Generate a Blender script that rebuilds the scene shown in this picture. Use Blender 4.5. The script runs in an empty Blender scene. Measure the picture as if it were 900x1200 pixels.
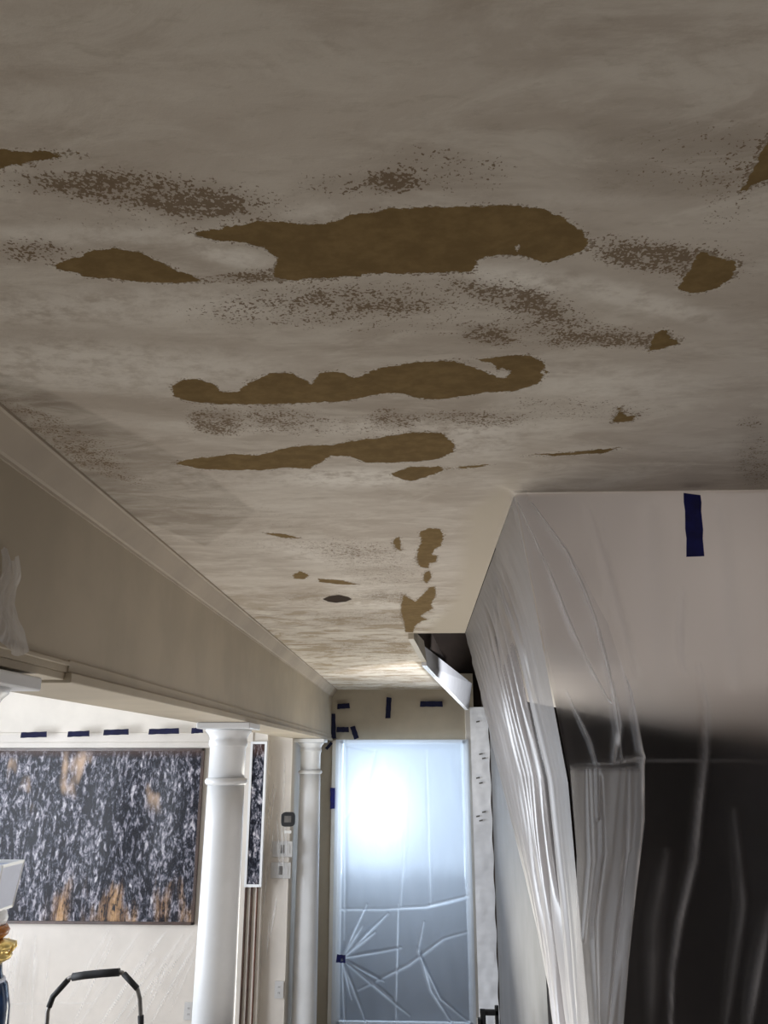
import bpy, math, random
import numpy as np
from mathutils import Vector
random.seed(4)
C = bpy.context.scene
col = C.collection
# ---------------------------------------------------------------- camera
F_PX, PITCH, YAW, CZ, H = 950.0, math.radians(17.0), math.radians(2.421), 2.30, 2.95
cd = bpy.data.cameras.new('camera'); cam = bpy.data.objects.new('camera', cd); col.objects.link(cam)
cam.location = (0, 0, CZ); cam.rotation_euler = (math.radians(90) + PITCH, 0, YAW)
cd.sensor_fit = 'VERTICAL'; cd.sensor_height = 24.0; cd.lens = 24.0 * F_PX / 1200.0; cd.clip_start = 0.02
C.camera = cam
# ---------------------------------------------------------------- world, lights, exposure
w = bpy.data.worlds.new('sky'); C.world = w; w.use_nodes = True
bg = w.node_tree.nodes['Background']; bg.inputs[0].default_value = (0.72, 0.83, 1.0, 1); bg.inputs[1].default_value = .42
C.view_settings.view_transform = 'Standard'; C.view_settings.look = 'None'
C.view_settings.gamma = 1; C.view_settings.use_curve_mapping = False; C.view_settings.exposure = 0.45

def area(name, loc, target, sx, sy, power, color):
    l = bpy.data.lights.new(name, 'AREA'); l.shape = 'RECTANGLE'; l.size = sx; l.size_y = sy; l.energy = power; l.color = color
    o = bpy.data.objects.new(name, l); col.objects.link(o); o.location = loc
    o.rotation_euler = (Vector(target) - Vector(loc)).to_track_quat('-Z', 'Y').to_euler()
    o.visible_camera = False; o.visible_transmission = False
    return o
area('daylight_dining_window', (-4.4, 3.6, 1.7), (-1.0, 5.0, 1.6), 2.4, 2.0, 132, (0.88, 0.93, 1.0))
area('daylight_far_door', (-0.16, 8.75, 2.0), (-0.16, 2.0, 2.2), 1.3, 1.6, 70, (0.88, 0.93, 1.0))
area('hall_daylight', (-0.3, 6.2, 0.9), (-0.2, 4.6, 3.0), 0.6, 1.6, 21, (1.0, 0.97, 0.88))
area('stair_wall_fill', (2.15, 3.0, 3.25), (0.9, 4.8, 3.0), 1.2, 1.2, 15, (1.0, 0.96, 0.96))  # added fill that brightens the upper stair wall; no window behind it
area('hall_ceiling_fill', (-0.3, 3.0, 0.7), (-0.25, 2.0, 3.0), 0.8, 2.0, 9.5, (1.0, 0.95, 0.90))  # added upward fill to lift the middle of the ceiling
area('stair_fold_fill', (1.0, 3.1, 1.1), (0.55, 2.0, 2.0), 0.6, 0.8, 9, (1.0, 0.97, 0.97))  # unseen fill added behind the front sheet so its folds glow
sl = bpy.data.lights.new('stair_fascia_fill', 'SPOT'); sl.energy = 330; sl.spot_size = math.radians(34); sl.spot_blend = .5; sl.shadow_soft_size = .06; sl.color = (.93, .95, 1)
so = bpy.data.objects.new('stair_fascia_fill', sl); col.objects.link(so); so.location = (1.15, 4.35, 1.75); so.rotation_euler = (Vector((.22, 6.2, 2.85)) - so.location).to_track_quat('-Z', 'Y').to_euler()  # unseen spot added to whiten the fascia along the hole
area('rear_room_fill', (0.3, -1.6, 1.5), (0.2, 3.0, 2.6), 1.6, 1.6, 3, (1.0, 0.92, 0.88))  # weak fill added behind the camera for the near ceiling

# ---------------------------------------------------------------- helpers
cp, sp, cy_, sy_ = math.cos(PITCH), math.sin(PITCH), math.cos(YAW), math.sin(YAW)
FW = np.array([-sy_ * cp, cy_ * cp, sp]); RT = np.array([cy_, sy_, 0.0]); UP = np.cross(RT, FW)
def ray(x, y): return FW + (x - 450) / F_PX * RT + (600 - y) / F_PX * UP
def on(x, y, axis, val):
    r = ray(x, y); o = np.array([0, 0, CZ]); t = (val - o[axis]) / r[axis]; return o + r * t
def cp_(x, y): p = on(x, y, 2, H); return (p[0], p[1])           # a point of the ceiling
def py(x, y, Y): p = on(x, y, 1, Y); return (float(p[0]), float(p[2]))

def nodes(name):
    m = bpy.data.materials.new(name); m.use_nodes = True; nt = m.node_tree
    return m, nt, nt.nodes['Principled BSDF'], nt.nodes['Material Output']
class G:
    def __init__(s, nt): s.nt = nt
    def n(s, t, **k):
        x = s.nt.nodes.new(t)
        for a, b in k.items(): setattr(x, a, b)
        return x
    def l(s, a, b): s.nt.links.new(a, b)
    def math(s, op, a, b=None, clamp=False):
        x = s.n('ShaderNodeMath', operation=op); x.use_clamp = clamp
        for i, v in enumerate((a, b)):
            if v is None: continue
            if isinstance(v, (int, float)): x.inputs[i].default_value = v
            else: s.l(v, x.inputs[i])
        return x.outputs[0]
    def noise(s, vec, scale, detail=4, rough=.55, dist=0):
        x = s.n('ShaderNodeTexNoise'); x.inputs['Scale'].default_value = scale; x.inputs['Detail'].default_value = detail
        x.inputs['Roughness'].default_value = rough; x.inputs['Distortion'].default_value = dist
        if vec is not None: s.l(vec, x.inputs['Vector'])
        return x.outputs['Fac']
    def mapv(s, vec, sc, rot=(0, 0, 0)):
        x = s.n('ShaderNodeMapping'); x.inputs['Scale'].default_value = sc; x.inputs['Rotation'].default_value = rot; s.l(vec, x.inputs['Vector'])
        return x.outputs[0]
    def mrange(s, v, a, b, c=0., d=1.):
        x = s.n('ShaderNodeMapRange'); x.interpolation_type = 'SMOOTHSTEP'; s.l(v, x.inputs[0])
        for i, q in enumerate((a, b, c, d)): x.inputs[i + 1].default_value = q
        return x.outputs[0]
    def mix(s, f, a, b):
        x = s.n('ShaderNodeMix', data_type='RGBA')
        for sock, v in ((x.inputs[0], f), (x.inputs[6], a), (x.inputs[7], b)):
            if isinstance(v, (int, float)): sock.default_value = v
            elif isinstance(v, tuple): sock.default_value = (*v, 1)
            else: s.l(v, sock)
        return x.outputs[2]
    def attr(s, name): return s.n('ShaderNodeAttribute', attribute_name=name).outputs['Fac']
    def bump(s, h, strength, dist, bsdf):
        x = s.n('ShaderNodeBump'); x.inputs['Strength'].default_value = strength; x.inputs['Distance'].default_value = dist
        s.l(h, x.inputs['Height']); s.l(x.outputs[0], bsdf.inputs['Normal'])

def paint(name, c, rough=.6, var=.12, scale=6, metal=0, bump=.15):
    m, nt, b, o = nodes(name); g = G(nt); tc = g.n('ShaderNodeTexCoord').outputs['Object']
    v = g.noise(tc, scale, 5); f = g.mrange(v, .3, .7)
    g.l(g.mix(f, tuple(x * (1 - var) for x in c), tuple(min(1, x * (1 + var)) for x in c)), b.inputs['Base Color'])
    b.inputs['Roughness'].default_value = rough; b.inputs['Metallic'].default_value = metal
    if bump: g.bump(g.noise(tc, scale * 20, 3), bump, .002, b)
    return m
M = {}
M['cream'] = paint('cream_paint', (.56, .51, .42), .55, .08, 3)
M['crown'] = paint('crown_paint', (.37, .31, .24), .75, .10, 3)
M['beam'] = paint('beam_paint', (.43, .37, .28), .6, .08, 3)
M['wall'] = paint('warm_white_paint', (.72, .665, .59), .6, .06, 3)
M['white'] = paint('white_gloss_paint', (.78, .79, .80), .35, .04, 5, bump=.05)
M['film'] = paint('white_protective_film', (.84, .85, .88), .3, .05, 12)
M['navytape'] = paint('blue_masking_tape', (.006, .010, .15), .5, .25, 30)
M['darktape'] = paint('dark_blue_masking_tape', (.004, .005, .034), .9, .25, 30)
M['black'] = paint('black_rubber', (.006, .006, .007), .7, .2, 20)
M['blackmetal'] = paint('black_painted_metal', (.02, .02, .022), .35, .2, 20, .4)
M['steel'] = paint('grey_metal_tube', (.16, .15, .14), .35, .2, 20, .6)
M['void'] = paint('stairwell_shade_paint', (.035, .022, .015), .8, .2, 3)  # stairwell darkness put into the colour as a near-black brown
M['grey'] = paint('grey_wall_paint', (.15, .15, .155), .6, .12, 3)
M['floor'] = paint('floor_covering_paper', (.40, .34, .27), .7, .15, 4)
M['wood'] = paint('dark_reddish_wood', (.10, .035, .02), .35, .35, 12)
M['frame'] = paint('dark_brown_frame', (.06, .03, .02), .35, .3, 12)
M['plate'] = paint('switch_plate_plastic', (.60, .59, .57), .35, .03, 5, bump=0)
M['amber'] = paint('amber_glazed_ceramic', (.42, .15, .03), .2, .35, 18)
M['gold'] = paint('gold_metal', (.75, .55, .2), .3, .2, 30, .8)
M['navy'] = paint('navy_glazed_ceramic', (.01, .03, .09), .12, .4, 10)
M['shade'] = paint('pale_lamp_fabric', (.66, .70, .82), .8, .04, 8)
M['ground'] = paint('outdoor_paving', (.10, .11, .14), .8, .15, 2)
M['hedge'] = paint('dark_slate_wall', (.05, .055, .085), .8, .3, 3)

def plastic(name, base, dens, tint=(.93, .93, .95), rough=.22, dcol=(.85, .85, .87), crinkle=.5, gl=.5, sc=7, blur=0):
    m = bpy.data.materials.new(name); m.use_nodes = True; nt = m.node_tree; nt.nodes.clear(); g = G(nt)
    out = g.n('ShaderNodeOutputMaterial'); tc = g.n('ShaderNodeTexCoord').outputs['Object']
    h = g.math('ADD', g.math('MULTIPLY', g.noise(tc, sc, 6, .65, 1.2), .7), g.math('MULTIPLY', g.noise(tc, sc * 6, 4, .6, .8), .25))
    bp = g.n('ShaderNodeBump'); bp.inputs['Strength'].default_value = crinkle; bp.inputs['Distance'].default_value = .02; g.l(h, bp.inputs['Height'])
    tr = g.n('ShaderNodeBsdfTransparent'); tr.inputs[0].default_value = (*tint, 1)
    if blur:
        rf = g.n('ShaderNodeBsdfRefraction'); rf.inputs['Color'].default_value = (*tint, 1); rf.inputs['IOR'].default_value = 1.12; rf.inputs['Roughness'].default_value = blur
        mxx = g.n('ShaderNodeMixShader'); mxx.inputs[0].default_value = .85; g.l(tr.outputs[0], mxx.inputs[1]); g.l(rf.outputs[0], mxx.inputs[2]); tr = mxx
    tl = g.n('ShaderNodeBsdfTranslucent'); tl.inputs[0].default_value = (*dcol, 1); g.l(bp.outputs[0], tl.inputs['Normal'])
    df = g.n('ShaderNodeBsdfDiffuse'); df.inputs[0].default_value = (*dcol, 1); g.l(bp.outputs[0], df.inputs['Normal'])
    gs = g.n('ShaderNodeBsdfGlossy'); gs.inputs['Roughness'].default_value = rough; g.l(bp.outputs[0], gs.inputs['Normal'])
    a = g.n('ShaderNodeMixShader'); a.inputs[0].default_value = .5; g.l(df.outputs[0], a.inputs[1]); g.l(tl.outputs[0], a.inputs[2])
    op = g.math('ADD', g.math('MULTIPLY', g.attr('bunch'), dens), base, clamp=True)
    b = g.n('ShaderNodeMixShader'); g.l(op, b.inputs[0]); g.l(tr.outputs[0], b.inputs[1]); g.l(a.outputs[0], b.inputs[2])
    fr = g.n('ShaderNodeFresnel'); fr.inputs[0].default_value = 1.45; g.l(bp.outputs[0], fr.inputs['Normal'])
    c = g.n('ShaderNodeMixShader'); g.l(g.math('MULTIPLY', fr.outputs[0], gl, clamp=True), c.inputs[0]); g.l(b.outputs[0], c.inputs[1]); g.l(gs.outputs[0], c.inputs[2])
    g.l(c.outputs[0], out.inputs[0])
    return m

class MB:
    def __init__(s): s.v = []; s.f = []; s.sm = []
    def box(s, x0, x1, y0, y1, z0, z1):
        b = len(s.v); s.v += [(x, y, z) for z in (z0, z1) for y in (y0, y1) for x in (x0, x1)]
        s.f += [tuple(b + i for i in q) for q in ((0, 2, 3, 1), (4, 5, 7, 6), (0, 1, 5, 4), (2, 6, 7, 3), (0, 4, 6, 2), (1, 3, 7, 5))]; s.sm += [False] * 6; return s
    def hexa(s, p):   # 8 points, bottom 4 (ccw) then top 4
        b = len(s.v); s.v += [tuple(map(float, q)) for q in p]
        s.f += [tuple(b + i for i in q) for q in ((3, 2, 1, 0), (4, 5, 6, 7), (0, 1, 5, 4), (1, 2, 6, 5), (2, 3, 7, 6), (3, 0, 4, 7))]; s.sm += [False] * 6; return s
    def lathe(s, prof, c=(0, 0), n=40, sq=None):
        b = len(s.v); m = len(prof)
        for r, z in prof:
            for k in range(n):
                a = 2 * math.pi * k / n; s.v.append((c[0] + r * math.cos(a), c[1] + r * math.sin(a), z))
        for j in range(m - 1):
            for k in range(n):
                k2 = (k + 1) % n; s.f.append((b + j * n + k, b + j * n + k2, b + (j + 1) * n + k2, b + (j + 1) * n + k)); s.sm.append(True)
        s.f.append(tuple(b + k for k in reversed(range(n)))); s.f.append(tuple(b + (m - 1) * n + k for k in range(n))); s.sm += [False, False]; return s
    def tube(s, pts, r, n=12):
        P = [Vector(p) for p in pts]; b = len(s.v); rr = r if isinstance(r, (list, tuple)) else [r] * len(P)
        nrm = None
        for i, p in enumerate(P):
            t = ((P[min(i + 1, len(P) - 1)] - P[max(i - 1, 0)])).normalized()
            if nrm is None: nrm = t.orthogonal().normalized()
            nrm = (nrm - t * nrm.dot(t)).normalized(); bn = t.cross(nrm)
            for k in range(n):
                a = 2 * math.pi * k / n; s.v.append(tuple(p + (nrm * math.cos(a) + bn * math.sin(a)) * rr[i]))
        for j in range(len(P) - 1):
            for k in range(n):
                k2 = (k + 1) % n; s.f.append((b + j * n + k, b + j * n + k2, b + (j + 1) * n + k2, b + (j + 1) * n + k)); s.sm.append(True)
        s.f.append(tuple(b + k for k in reversed(range(n)))); s.f.append(tuple(b + (len(P) - 1) * n + k for k in range(n))); s.sm += [False, False]; return s
    def build(s, name, mat, parent=None, bevel=0):
        me = bpy.data.meshes.new(name); me.from_pydata(s.v, [], s.f); me.polygons.foreach_set('use_smooth', s.sm); me.materials.append(mat); me.update()
        o = bpy.data.objects.new(name, me); col.objects.link(o)
        if parent:
            o.parent = parent; o.matrix_parent_inverse = parent.matrix_basis.inverted()
        if bevel:
            md = o.modifiers.new('bevel', 'BEVEL'); md.width = bevel; md.segments = 2; md.limit_method = 'ANGLE'
        return o
def tag(o, label=None, cat=None, group=None, kind=None):
    for k, v in (('label', label), ('category', cat), ('group', group), ('kind', kind)):
        if v: o[k] = v
    return o
def empty(name, loc, label, cat, group=None):
    o = bpy.data.objects.new(name, None); col.objects.link(o); o.location = loc; o.empty_display_size = .1
    return tag(o, label, cat, group)
def struct(o): o['kind'] = 'structure'; return o

# ---------------------------------------------------------------- the ceiling and its scraped patches
SOLID = [
 [(222,274),(266,266),(307,259),(332,261),(358,263),(378,262),(409,253),(440,248),(455,245),(500,243),(560,241),(610,241),(640,246),(665,258),(685,272),(692,286),(680,295),(660,302),(640,309),(628,305),(612,300),(600,299),(575,299),(560,305),(553,318),(500,320),(440,321),(400,325),(350,328),(325,327),(319,319),(327,304),(310,290),(285,284),(255,282),(235,277)],
 [(59,312),(84,304),(107,294),(133,291),(164,296),(194,310),(220,322),(240,330),(204,332),(153,329),(102,324),(72,316)],
 [(199,453),(215,445),(230,444),(250,450),(261,460),(279,459),(291,448),(317,437),(342,437),(365,450),(376,437),(399,435),(416,445),(434,435),(455,430),(491,424),(527,422),(560,421),(593,417),(619,416),(637,424),(641,437),(629,450),(604,458),(568,460),(517,468),(491,467),(466,460),(434,463),(409,470),(358,472),(307,474),(255,473),(220,470),(204,464)],
 [(202,542),(230,537),(276,532),(301,534),(327,527),(353,522),(388,522),(424,515),(440,514),(481,507),(517,507),(532,519),(532,529),(517,537),(486,541),(460,542),(429,542),(409,535),(388,534),(363,549),(327,548),(312,551),(266,551),(230,549)],
 [(458,555),(481,547),(517,547),(519,552),(496,560),(480,564),(465,560)],
 [(793,340),(805,320),(821,294),(844,302),(865,307),(859,325),(841,338),(813,344)],
 [(759,412),(767,391),(780,384),(785,396),(798,401),(782,407)],
 [(718,496),(726,478),(734,488),(747,486),(741,493)],
 [(868,225),(885,192),(900,160),(920,160),(920,205),(890,215)],
 [(-20,174),(31,177),(102,180),(77,184),(15,193),(-20,207)],
 [(491,624),(503,619),(516,620),(520,628),(517,639),(509,644),(506,650),(513,651),(511,659),(503,660),(502,666),(492,664),(488,655),(490,641),(494,634)],
 [(470,709),(473,697),(480,701),(487,705),(497,695),(503,688),(510,687),(511,698),(505,708),(508,713),(498,718),(492,722),(501,726),(493,728),(487,733),(484,741),(475,741),(473,728),(470,718)],[(497,672),(503,668),(506,676),(500,684),(496,680)],
 [(343,674),(352,669),(362,674),(356,679),(345,678)],
 [(372,678),(400,680),(420,685),(398,685),(374,682)],
 [(460,634),(468,628),(470,645),(464,643)],
 [(307,624),(335,626),(352,631),(330,630)],
 [(609,534),(640,532),(700,527),(728,524),(706,531),(650,534)],
 [(516,549),(560,545),(580,543),(556,549)],
]
DARKSPOT = [[(378,702),(386,698.5),(397,697),(407,699),(413,702),(406,705),(394,706.5),(384,705)]]
NOTCH = [[(528,421),(552,420),(578,426),(585,435),(580,440),(570,437),(556,431)],[(579,437),(588,431),(599,436),(594,443),(582,442)],[(632,436),(640,434),(641,440)],[(601,289),(606,284),(611,289),(606,293)],[(487,529),(490,527),(492,530)]]
SPECK = [ # centre x, y, radius x, y, slope, strength
 (190,228,150,26,.1,.85),(225,240,60,18,.1,.5),(60,215,80,14,0,.5),(415,216,85,16,0,.62),(455,215,22,14,0,.5),(520,200,95,30,.05,.45),
 (30,295,60,18,0,.6),(350,362,150,26,-.05,.5),(450,345,200,20,0,.35),(610,350,90,20,.25,.55),(632,358,30,12,.2,.5),(570,395,34,14,.1,.8),(690,390,100,16,.1,.6),
 (755,300,70,22,.12,.95),(700,400,110,10,-.03,.5),(790,185,140,50,-.1,.22),(250,494,34,20,.1,.75),(330,490,60,18,.1,.5),(460,490,30,14,.1,.6),(560,490,75,10,.04,.55),
 (680,480,110,16,.05,.35),(50,500,120,20,.4,.6),(110,545,70,14,.35,.5),(885,545,26,34,0,.5),(880,495,20,8,0,.5),(300,320,40,8,0,.6),(830,310,60,30,.1,.4),(350,640,150,10,.05,.25),
 (440,665,70,30,.2,.45),(455,700,30,8,0,.6),(380,700,60,9,0,.45),(280,327,60,6,0,.7),(150,262,160,10,.05,.25),(520,375,160,26,0,.3),(400,500,200,16,0,.3),(430,725,90,12,0,.5),(440,760,90,14,0,.5),(280,600,120,20,.2,.2),(860,220,50,60,-.8,.3)]
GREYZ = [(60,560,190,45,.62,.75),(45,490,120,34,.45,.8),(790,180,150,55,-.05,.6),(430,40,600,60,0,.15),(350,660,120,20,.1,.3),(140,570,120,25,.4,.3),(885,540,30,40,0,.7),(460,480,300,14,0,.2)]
WHITEZ = [(120,275,180,14,0,.5),(270,300,50,13,.2,.8),(150,360,260,24,-.03,.55),(120,430,230,30,.05,.6),(600,330,60,16,.2,.8),(740,350,130,16,.25,.6),(600,235,200,12,0,.2),(370,248,50,12,0,.5),
 (450,500,240,12,0,.5),(420,560,90,12,0,.6),(400,650,110,16,.1,.5),(440,700,60,24,.2,.5),(470,770,70,24,0,.4),(700,450,140,26,.05,.35),(560,520,60,20,0,.5),(330,560,200,16,0,.3)]
CREAM = [[(548,600),(600,560),(604,590),(548,745),(478,745),(500,742),(536,700)],[(480,742),(556,742),(556,850),(520,812)]]

def sdf(P, poly):
    poly = np.array(poly); n = len(poly); d = np.full(len(P), 1e9); inside = np.zeros(len(P), bool)
    for i in range(n):
        a = poly[i]; b = poly[(i + 1) % n]; e = b - a; q = P - a
        t = np.clip((q @ e) / (e @ e + 1e-12), 0, 1); dd = np.hypot(*(q - t[:, None] * e).T); d = np.minimum(d, dd)
        c = ((a[1] > P[:, 1]) != (b[1] > P[:, 1])); xs = (b[0] - a[0]) * (P[:, 1] - a[1]) / ((b[1] - a[1]) if b[1] != a[1] else 1e-9) + a[0]
        inside ^= c & (P[:, 0] < xs)
    return np.where(inside, d, -d)
def blob(P, x, y, rx, ry, sl, s):   # a soft elongated patch lying in the ceiling
    a = np.array(cp_(x - rx, y - sl * rx)); b = np.array(cp_(x + rx, y + sl * rx)); up = np.array(cp_(x, y - ry)); dn = np.array(cp_(x, y + ry))
    c = np.array(cp_(x, y)); U = (b - a) / 2; V = (dn - up) / 2; A = np.linalg.inv(np.column_stack([U, V])); q = (P - c) @ A.T
    r = np.hypot(*q.T); t = np.clip((1.35 - r) / .95, 0, 1); return s * t * t * (3 - 2 * t)
def grid_block(ys, xl, xr, nx):
    V = []; F = []
    for y in ys:
        a, b = xl(y), xr(y)
        for i in range(nx): V.append((a + (b - a) * i / (nx - 1), y, H))
    for j in range(len(ys) - 1):
        for i in range(nx - 1):
            k = j * nx + i; F.append((k, k + nx, k + nx + 1, k + 1))
    return V, F
XL = -.84
redge = lambda y: -.024 + (y - 4.36) * (.30 + .024) / (8.0 - 4.36)
blocks = [grid_block(np.geomspace(.30, 2.0, 270), lambda y: XL, lambda y: 1.35, 330),
          grid_block(np.geomspace(2.0, 4.36, 190), lambda y: XL, lambda y: .25, 240),
          grid_block(np.geomspace(4.36, 8.0, 130), lambda y: XL, redge, 150)]
V = []; F = []
for v, f in blocks:
    b = len(V); V += v; F += [tuple(b + i for i in q) for q in f]
P = np.array(V)[:, :2]
solid = np.full(len(P), -1e9)
for poly in SOLID: solid = np.maximum(solid, sdf(P, [cp_(*q) for q in poly]))
for poly in NOTCH: solid = np.minimum(solid, -sdf(P, [cp_(*q) for q in poly]))
dark = np.full(len(P), -1e9)
for poly in DARKSPOT: dark = np.maximum(dark, sdf(P, [cp_(*q) for q in poly]))
far = np.clip(P[:, 1], .8, 6)            # patches further on are larger, so their ragged edge is wider
solid = np.clip(solid / far ** .4 * 1.8, -.05, .05); dark = np.clip(dark / far ** .4 * 2.4, -.05, .05)
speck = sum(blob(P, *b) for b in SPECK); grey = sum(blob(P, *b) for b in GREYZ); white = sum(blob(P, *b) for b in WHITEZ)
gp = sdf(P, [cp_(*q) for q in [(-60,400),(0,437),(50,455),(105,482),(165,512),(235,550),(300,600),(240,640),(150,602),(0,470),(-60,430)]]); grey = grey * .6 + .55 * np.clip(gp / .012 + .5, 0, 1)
cream = np.full(len(P), -1e9)
for poly in CREAM: cream = np.maximum(cream, sdf(P, [cp_(*q) for q in poly]))
cream = np.clip(cream / .06 + .5, 0, 1)
me = bpy.data.meshes.new('ceiling'); me.from_pydata(V, [], F)
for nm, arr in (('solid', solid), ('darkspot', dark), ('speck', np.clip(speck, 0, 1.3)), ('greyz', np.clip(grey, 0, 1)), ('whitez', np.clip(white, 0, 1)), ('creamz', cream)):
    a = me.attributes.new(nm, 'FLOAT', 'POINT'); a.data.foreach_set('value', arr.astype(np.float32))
m, nt, bs, out = nodes('scraped_plaster_ceiling'); g = G(nt); tc = g.n('ShaderNodeTexCoord').outputs['Object']
fine = g.noise(tc, 150, 3, .7); midn = g.noise(g.mapv(tc, (1, 1.3, 1)), 30, 6, .65); low = g.noise(g.mapv(tc, (1.0, 2.2, 1)), 2.2, 5, .6, .4)
streak = g.noise(g.mapv(tc, (2.0, 5, 1)), 2.6, 6, .7, .6); streak2 = g.noise(g.mapv(tc, (9, 26, 1)), 2.0, 6, .72, .4)
base = g.mix(g.mrange(low, .35, .65), (.49, .43, .365), (.62, .565, .495))
base = g.mix(g.math('MULTIPLY', g.mrange(streak, .45, .66), .55), base, (.72, .675, .60))
base = g.mix(g.math('MULTIPLY', g.mrange(streak2, .52, .70), .22), base, (.30, .25, .18))
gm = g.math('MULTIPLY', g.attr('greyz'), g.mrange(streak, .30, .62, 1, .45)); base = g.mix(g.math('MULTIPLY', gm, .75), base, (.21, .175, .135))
wm = g.math('MULTIPLY', g.attr('whitez'), g.mrange(midn, .3, .6)); base = g.mix(g.math('MULTIPLY', wm, 1.0), base, (.86, .82, .75))
# far end: trowel chatter lines across the hall
farf = g.mrange(g.n('ShaderNodeSeparateXYZ').outputs['Y'], 2.6, 4.2)
sx = [n for n in nt.nodes if n.type == 'SEPXYZ'][0]; g.l(tc, sx.inputs[0])
chat = g.noise(g.mapv(tc, (3.0, 5.0, 1)), 1.5, 6, .75, .5)
base = g.mix(g.math('MULTIPLY', g.math('MULTIPLY', g.mrange(chat, .50, .57), farf), .6), base, (.30, .22, .12))
base = g.mix(g.math('MULTIPLY', g.math('MULTIPLY', g.mrange(chat, .48, .36), farf), .7), base, (.74, .70, .60))
# speckle of half scraped paint
sv = g.math('ADD', g.math('MULTIPLY', g.noise(tc, 250, 2, .5, 0), .72), g.math('MULTIPLY', g.noise(tc, 70, 4, .6), .28))
spk = g.math('ADD', g.math('MULTIPLY', g.attr('speck'), g.mrange(g.noise(g.mapv(tc, (1, 1.6, 1)), 16, 5, .65, .5), .36, .64, .6, 1.1)), g.math('MULTIPLY', g.mrange(g.attr('solid'), -.022, .0), .55), clamp=True)
thr = g.math('SUBTRACT', g.math('ADD', sv, g.math('MULTIPLY', spk, .25)), .665)
sm = g.math('MULTIPLY', g.mrange(thr, -.015, .05), g.mrange(spk, .02, .25))
smf = g.math('MULTIPLY', g.mrange(g.math('MULTIPLY', g.attr('speck'), g.math('ADD', streak, .5)), .1, 1.1), .30)
sm = g.math('MAXIMUM', g.math('MULTIPLY', sm, .85), smf)
brown = g.mix(g.mrange(midn, .35, .7), (.185, .125, .055), (.24, .165, .074))
base = g.mix(sm, base, (.16, .105, .055))
base = g.mix(g.attr('creamz'), base, (.56, .50, .41))
edge = g.math('ADD', g.attr('solid'), g.math('MULTIPLY', g.math('SUBTRACT', g.noise(g.mapv(tc, (1, 1.3, 1)), 42, 7, .75), .5), .045)); edge = g.math('ADD', edge, g.math('MULTIPLY', g.math('SUBTRACT', fine, .5), .012))
rim = g.mrange(edge, -.012, -.001); base = g.mix(g.math('MULTIPLY', rim, .25), base, (.75, .71, .63))
base = g.mix(g.mrange(edge, -.0012, .0012), base, brown)
dedge = g.math('ADD', g.attr('darkspot'), g.math('MULTIPLY', g.math('SUBTRACT', midn, .5), .02)); base = g.mix(g.mrange(dedge, -.004, .004), base, (.05, .035, .025))
g.l(base, bs.inputs['Base Color']); bs.inputs['Roughness'].default_value = .95; bs.inputs['Specular IOR Level'].default_value = .08
hh = g.math('ADD', g.math('MULTIPLY', midn, .5), g.math('MULTIPLY', streak, .6)); hh = g.math('SUBTRACT', hh, g.math('MULTIPLY', g.mrange(edge, -.002, .002), .35))
g.bump(hh, .35, .006, bs)
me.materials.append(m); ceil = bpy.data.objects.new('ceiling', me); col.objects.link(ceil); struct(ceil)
# slab above the plaster, with the stairwell hole left open
b = MB(); T = H + .004
b.box(XL, 1.35, .3, 2.0, T, H + .2); b.box(XL, .25, 2.0, 4.36, T, H + .2)
b.hexa([(XL, 4.36, T), (-.024, 4.36, T), (.30, 8.0, T), (XL, 8.0, T), (XL, 4.36, H + .2), (-.024, 4.36, H + .2), (.30, 8.0, H + .2), (XL, 8.0, H + .2)])
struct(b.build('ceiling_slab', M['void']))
b = MB(); b.box(-5.2, XL - .22, -2.2, 7.2, H, H + .1); struct(b.build('ceiling_dining', M['white']))
b = MB(); b.box(XL - .2, 2.4, -2.2, .3, H, H + .1); struct(b.build('ceiling_rear', M['cream']))

# ---------------------------------------------------------------- walls, floor, beam
b = MB(); b.box(-5.2, 2.4, -2.2, 8.3, -.1, 0); struct(b.build('floor', M['floor']))
b = MB(); b.box(-5.2, 2.4, -2.3, -2.2, 0, 3.0); struct(b.build('wall_rear', M['cream']))
b = MB(); b.box(-1.08, XL, .2, 8.0, 2.50, 3.05); struct(b.build('wall_left', M['beam']))           # header beam between hall and dining room
# crown between ceiling and beam face
b = MB(); n = 8
prof = [(XL, 2.882), (XL + .004, 2.882), (XL + .006, 2.888), (XL + .012, 2.892), (XL + .046, 2.940), (XL + .052, 2.943), (XL + .052, 2.9495), (XL, 2.9495)]
vs = [(x, y, z) for y in (.25, 8.0) for x, z in prof]; k = len(prof); b.v = vs; b.f = [(i, (i + 1) % k, k + (i + 1) % k, k + i) for i in range(k)] + [tuple(range(k))[::-1], tuple(range(k, 2 * k))]; b.sm = [False] * (k + 2)
struct(b.build('trim_1', M['crown']))
b = MB(); b.box(-1.10, XL + .012, 1.93, 7.99, 2.475, 2.50); b.box(-1.085, XL + .004, 1.93, 7.99, 2.50, 2.53); struct(b.build('trim_2', M['beam'], bevel=.003))
b = MB(); b.box(-1.09, XL - .004, .3, 1.93, 2.482, 2.50); b.box(-1.08, XL + .006, .3, 1.93, 2.515, 2.525); struct(b.build('trim_3', M['beam'], bevel=.002))
# far wall with the door opening
DX0, DX1, DZ = -.76, .435, 2.478
b = MB(); b.box(-1.27, -1.075, 7.1, 8.0, 0, 3.0); struct(b.build('wall_switch', M['wall']))
b = MB(); b.box(-1.46, DX0, 8.0, 8.12, 0, 3.1); b.box(DX1, .52, 8.0, 8.12, 0, 3.1); b.box(DX0, DX1, 8.0, 8.12, DZ, 3.1)
struct(b.build('wall_far', M['beam']))
b = MB(); b.box(DX0 - .07, DX0, 7.975, 8.0, 0, DZ + .0); b.box(DX1, DX1 + .05, 7.975, 8.0, 0, DZ + .3); struct(b.build('trim_4', M['wall'], bevel=.004))
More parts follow.
